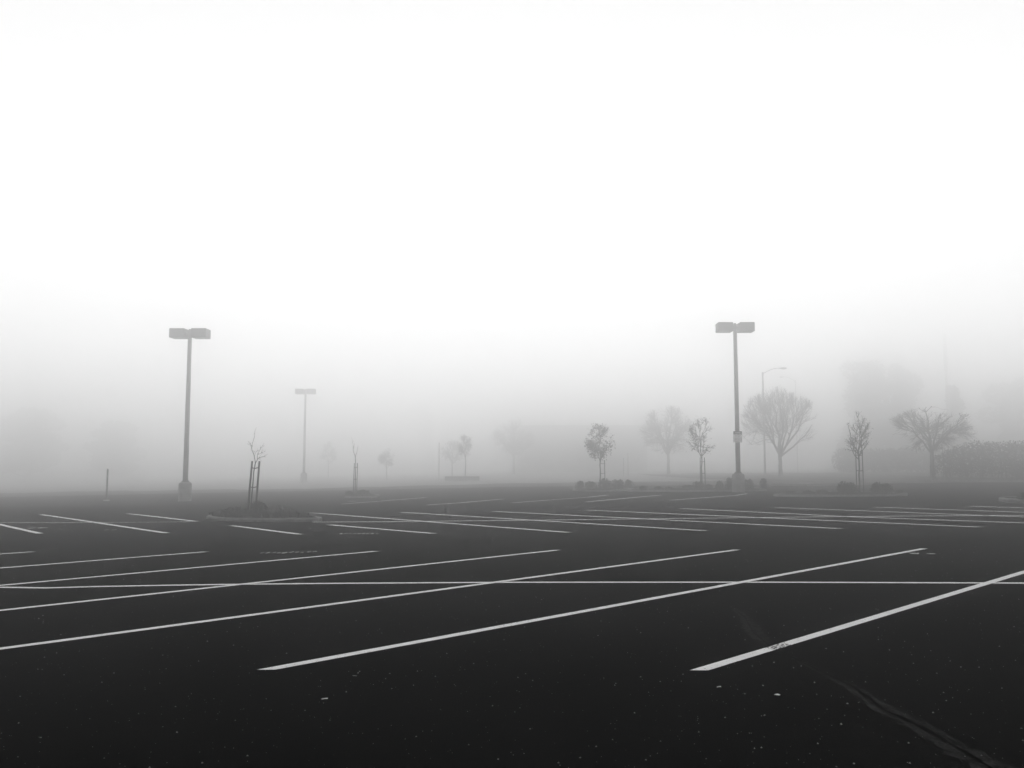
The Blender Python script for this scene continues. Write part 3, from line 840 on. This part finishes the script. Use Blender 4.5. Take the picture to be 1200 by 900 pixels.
def far_tree(x, y, h, rx, lab, seed, n, ls, base=.22, group='tall trees far off in the fog', blobs=None):
    rnd = random.Random(seed)
    t = empty('tall_tree', x, y); tag(t, lab, 'tree', group)
    tr = MB(); tr.tube([(0, 0, -.1), (.1, 0, h * .25), (.0, .1, h * .55), (0.05, 0, h * .85)], [.4 * h / 15, .3 * h / 15, .2 * h / 15, .06], 8); tr.build('trunk', M['bark'], t, smooth=True)
    bl = []
    for k in range(22):
        zz = h * (base + (1 - base) * (.10 + .80 * (k + rnd.random()) / 22)); sp = rx * (1.0 if zz < .6 * h else 1 - .55 * (zz / h - .6) / .4)
        a = rnd.uniform(0, 6.283); q = rnd.uniform(.1, .62)
        bl.append((sp * q * math.cos(a), sp * q * math.sin(a), zz, rx * rnd.uniform(.3, .45), rx * rnd.uniform(.3, .45), h * rnd.uniform(.08, .13)))
    lm = MB()
    for b in bl: lm.tube(curve((0, 0, max(h * base * .8, b[2] - h * .2)), b[:3], rnd, .08, 5), [.16 * h / 15, .12 * h / 15, .08 * h / 15, .05, .02], 5)
    lm.build('limbs', M['bark'], t)
    mb = MB(); foliage(mb, rnd, bl, n, ls); mb.build('crown', M['leaf'], t)
    return t
far_tree(69.5, 168.0, 22.3, 7.2, 'broad tall tree fading in fog above the right sapling', 91, 8000, .45, .05)
far_tree(79.0, 174.0, 22.0, 5.0, 'tall tree with a rounded top, right of the broad foggy tree', 92, 6000, .45, .05)
far_tree(77.0, 150.0, 15.6, 2.2, 'narrow tall tree beside the thin mast above the flat-topped bare tree', 93, 2600, .38, .05)
far_tree(104.0, 178.0, 19.0, 8.0, 'broad tall tree fading in fog at the right edge', 94, 6500, .45, .05)
far_tree(-106.0, 190.0, 16.5, 10.0, 'broad dim tree cut by the left edge of the photo', 95, 9000, .45, .04)
far_tree(-91.0, 198.0, 13.5, 8.0, 'dim lower tree beside the broad one at the left edge', 96, 7000, .45, .04)

# slim mast
t = empty('mast', 84.0, 166.0); tag(t, 'thin pale mast rising above the trees at far right', 'mast')
q = MB(); q.rings([ngon(.30, 10, 0), ngon(.22, 10, 19.0)]); q.build('pole', M['galv'], t)
q = MB(); q.rings([ngon(.30, 10, 19.02), ngon(.36, 10, 19.1), ngon(.36, 10, 26.0), ngon(.2, 10, 26.3)]); q.build('antenna_shroud', M['head'], t)

# low building far behind the centre
bx, by, bw, bd, bh = 14.6, 186.0, 29.0, 14.0, 10.0
t = empty('low_building', bx, by); tag(t, 'long low flat-roofed building barely visible in the fog behind the centre trees', 'building')
q = MB(); q.box(-bw / 2, bw / 2, 0, bd, -.1, bh - .3); q.build('wall', M['wall'], t)
q = MB(); q.box(-bw / 2 - .25, bw / 2 + .25, -.25, bd + .25, bh - .3, bh); q.build('roof', M['roof'], t)
win = None
for k in range(7):
    x = -bw / 2 + 2.6 + k * 4.0
    if win is None:
        q = MB()
        for a in ((-.8, .8, 1.9, 2.0), (-.8, .8, 3.2, 3.3), (-.8, -.7, 2.002, 3.198), (.7, .8, 2.002, 3.198)): q.box(a[0], a[1], -.06, .05, a[2], a[3])
        win = q.build('window', M['roof'], t, (x, 0, 0))
        g = MB(); g.box(-.698, .698, -.03, .02, 2.002, 3.198); g.build('pane', M['glass'], win)
    else:
        w2 = copy_tree(win, t); w2.location = (x, 0, 0)

# ------------------------------------------------------------------ fog
h = MB(); h.box(-1620, 1620, -520, 1720, -7.2, 27.0)
hm = bpy.data.materials.new('haze'); hm.use_nodes = True
nt = hm.node_tree; nt.nodes.clear()
out = nt.nodes.new('ShaderNodeOutputMaterial'); vol = nt.nodes.new('ShaderNodeVolumePrincipled')
vol.inputs['Color'].default_value = (1, 1, 1, 1)
vol.inputs['Density'].default_value = 0.018
vol.inputs['Anisotropy'].default_value = 0.93
nt.links.new(vol.outputs['Volume'], out.inputs['Volume'])
tag(h.build('haze', hm), kind='stuff')
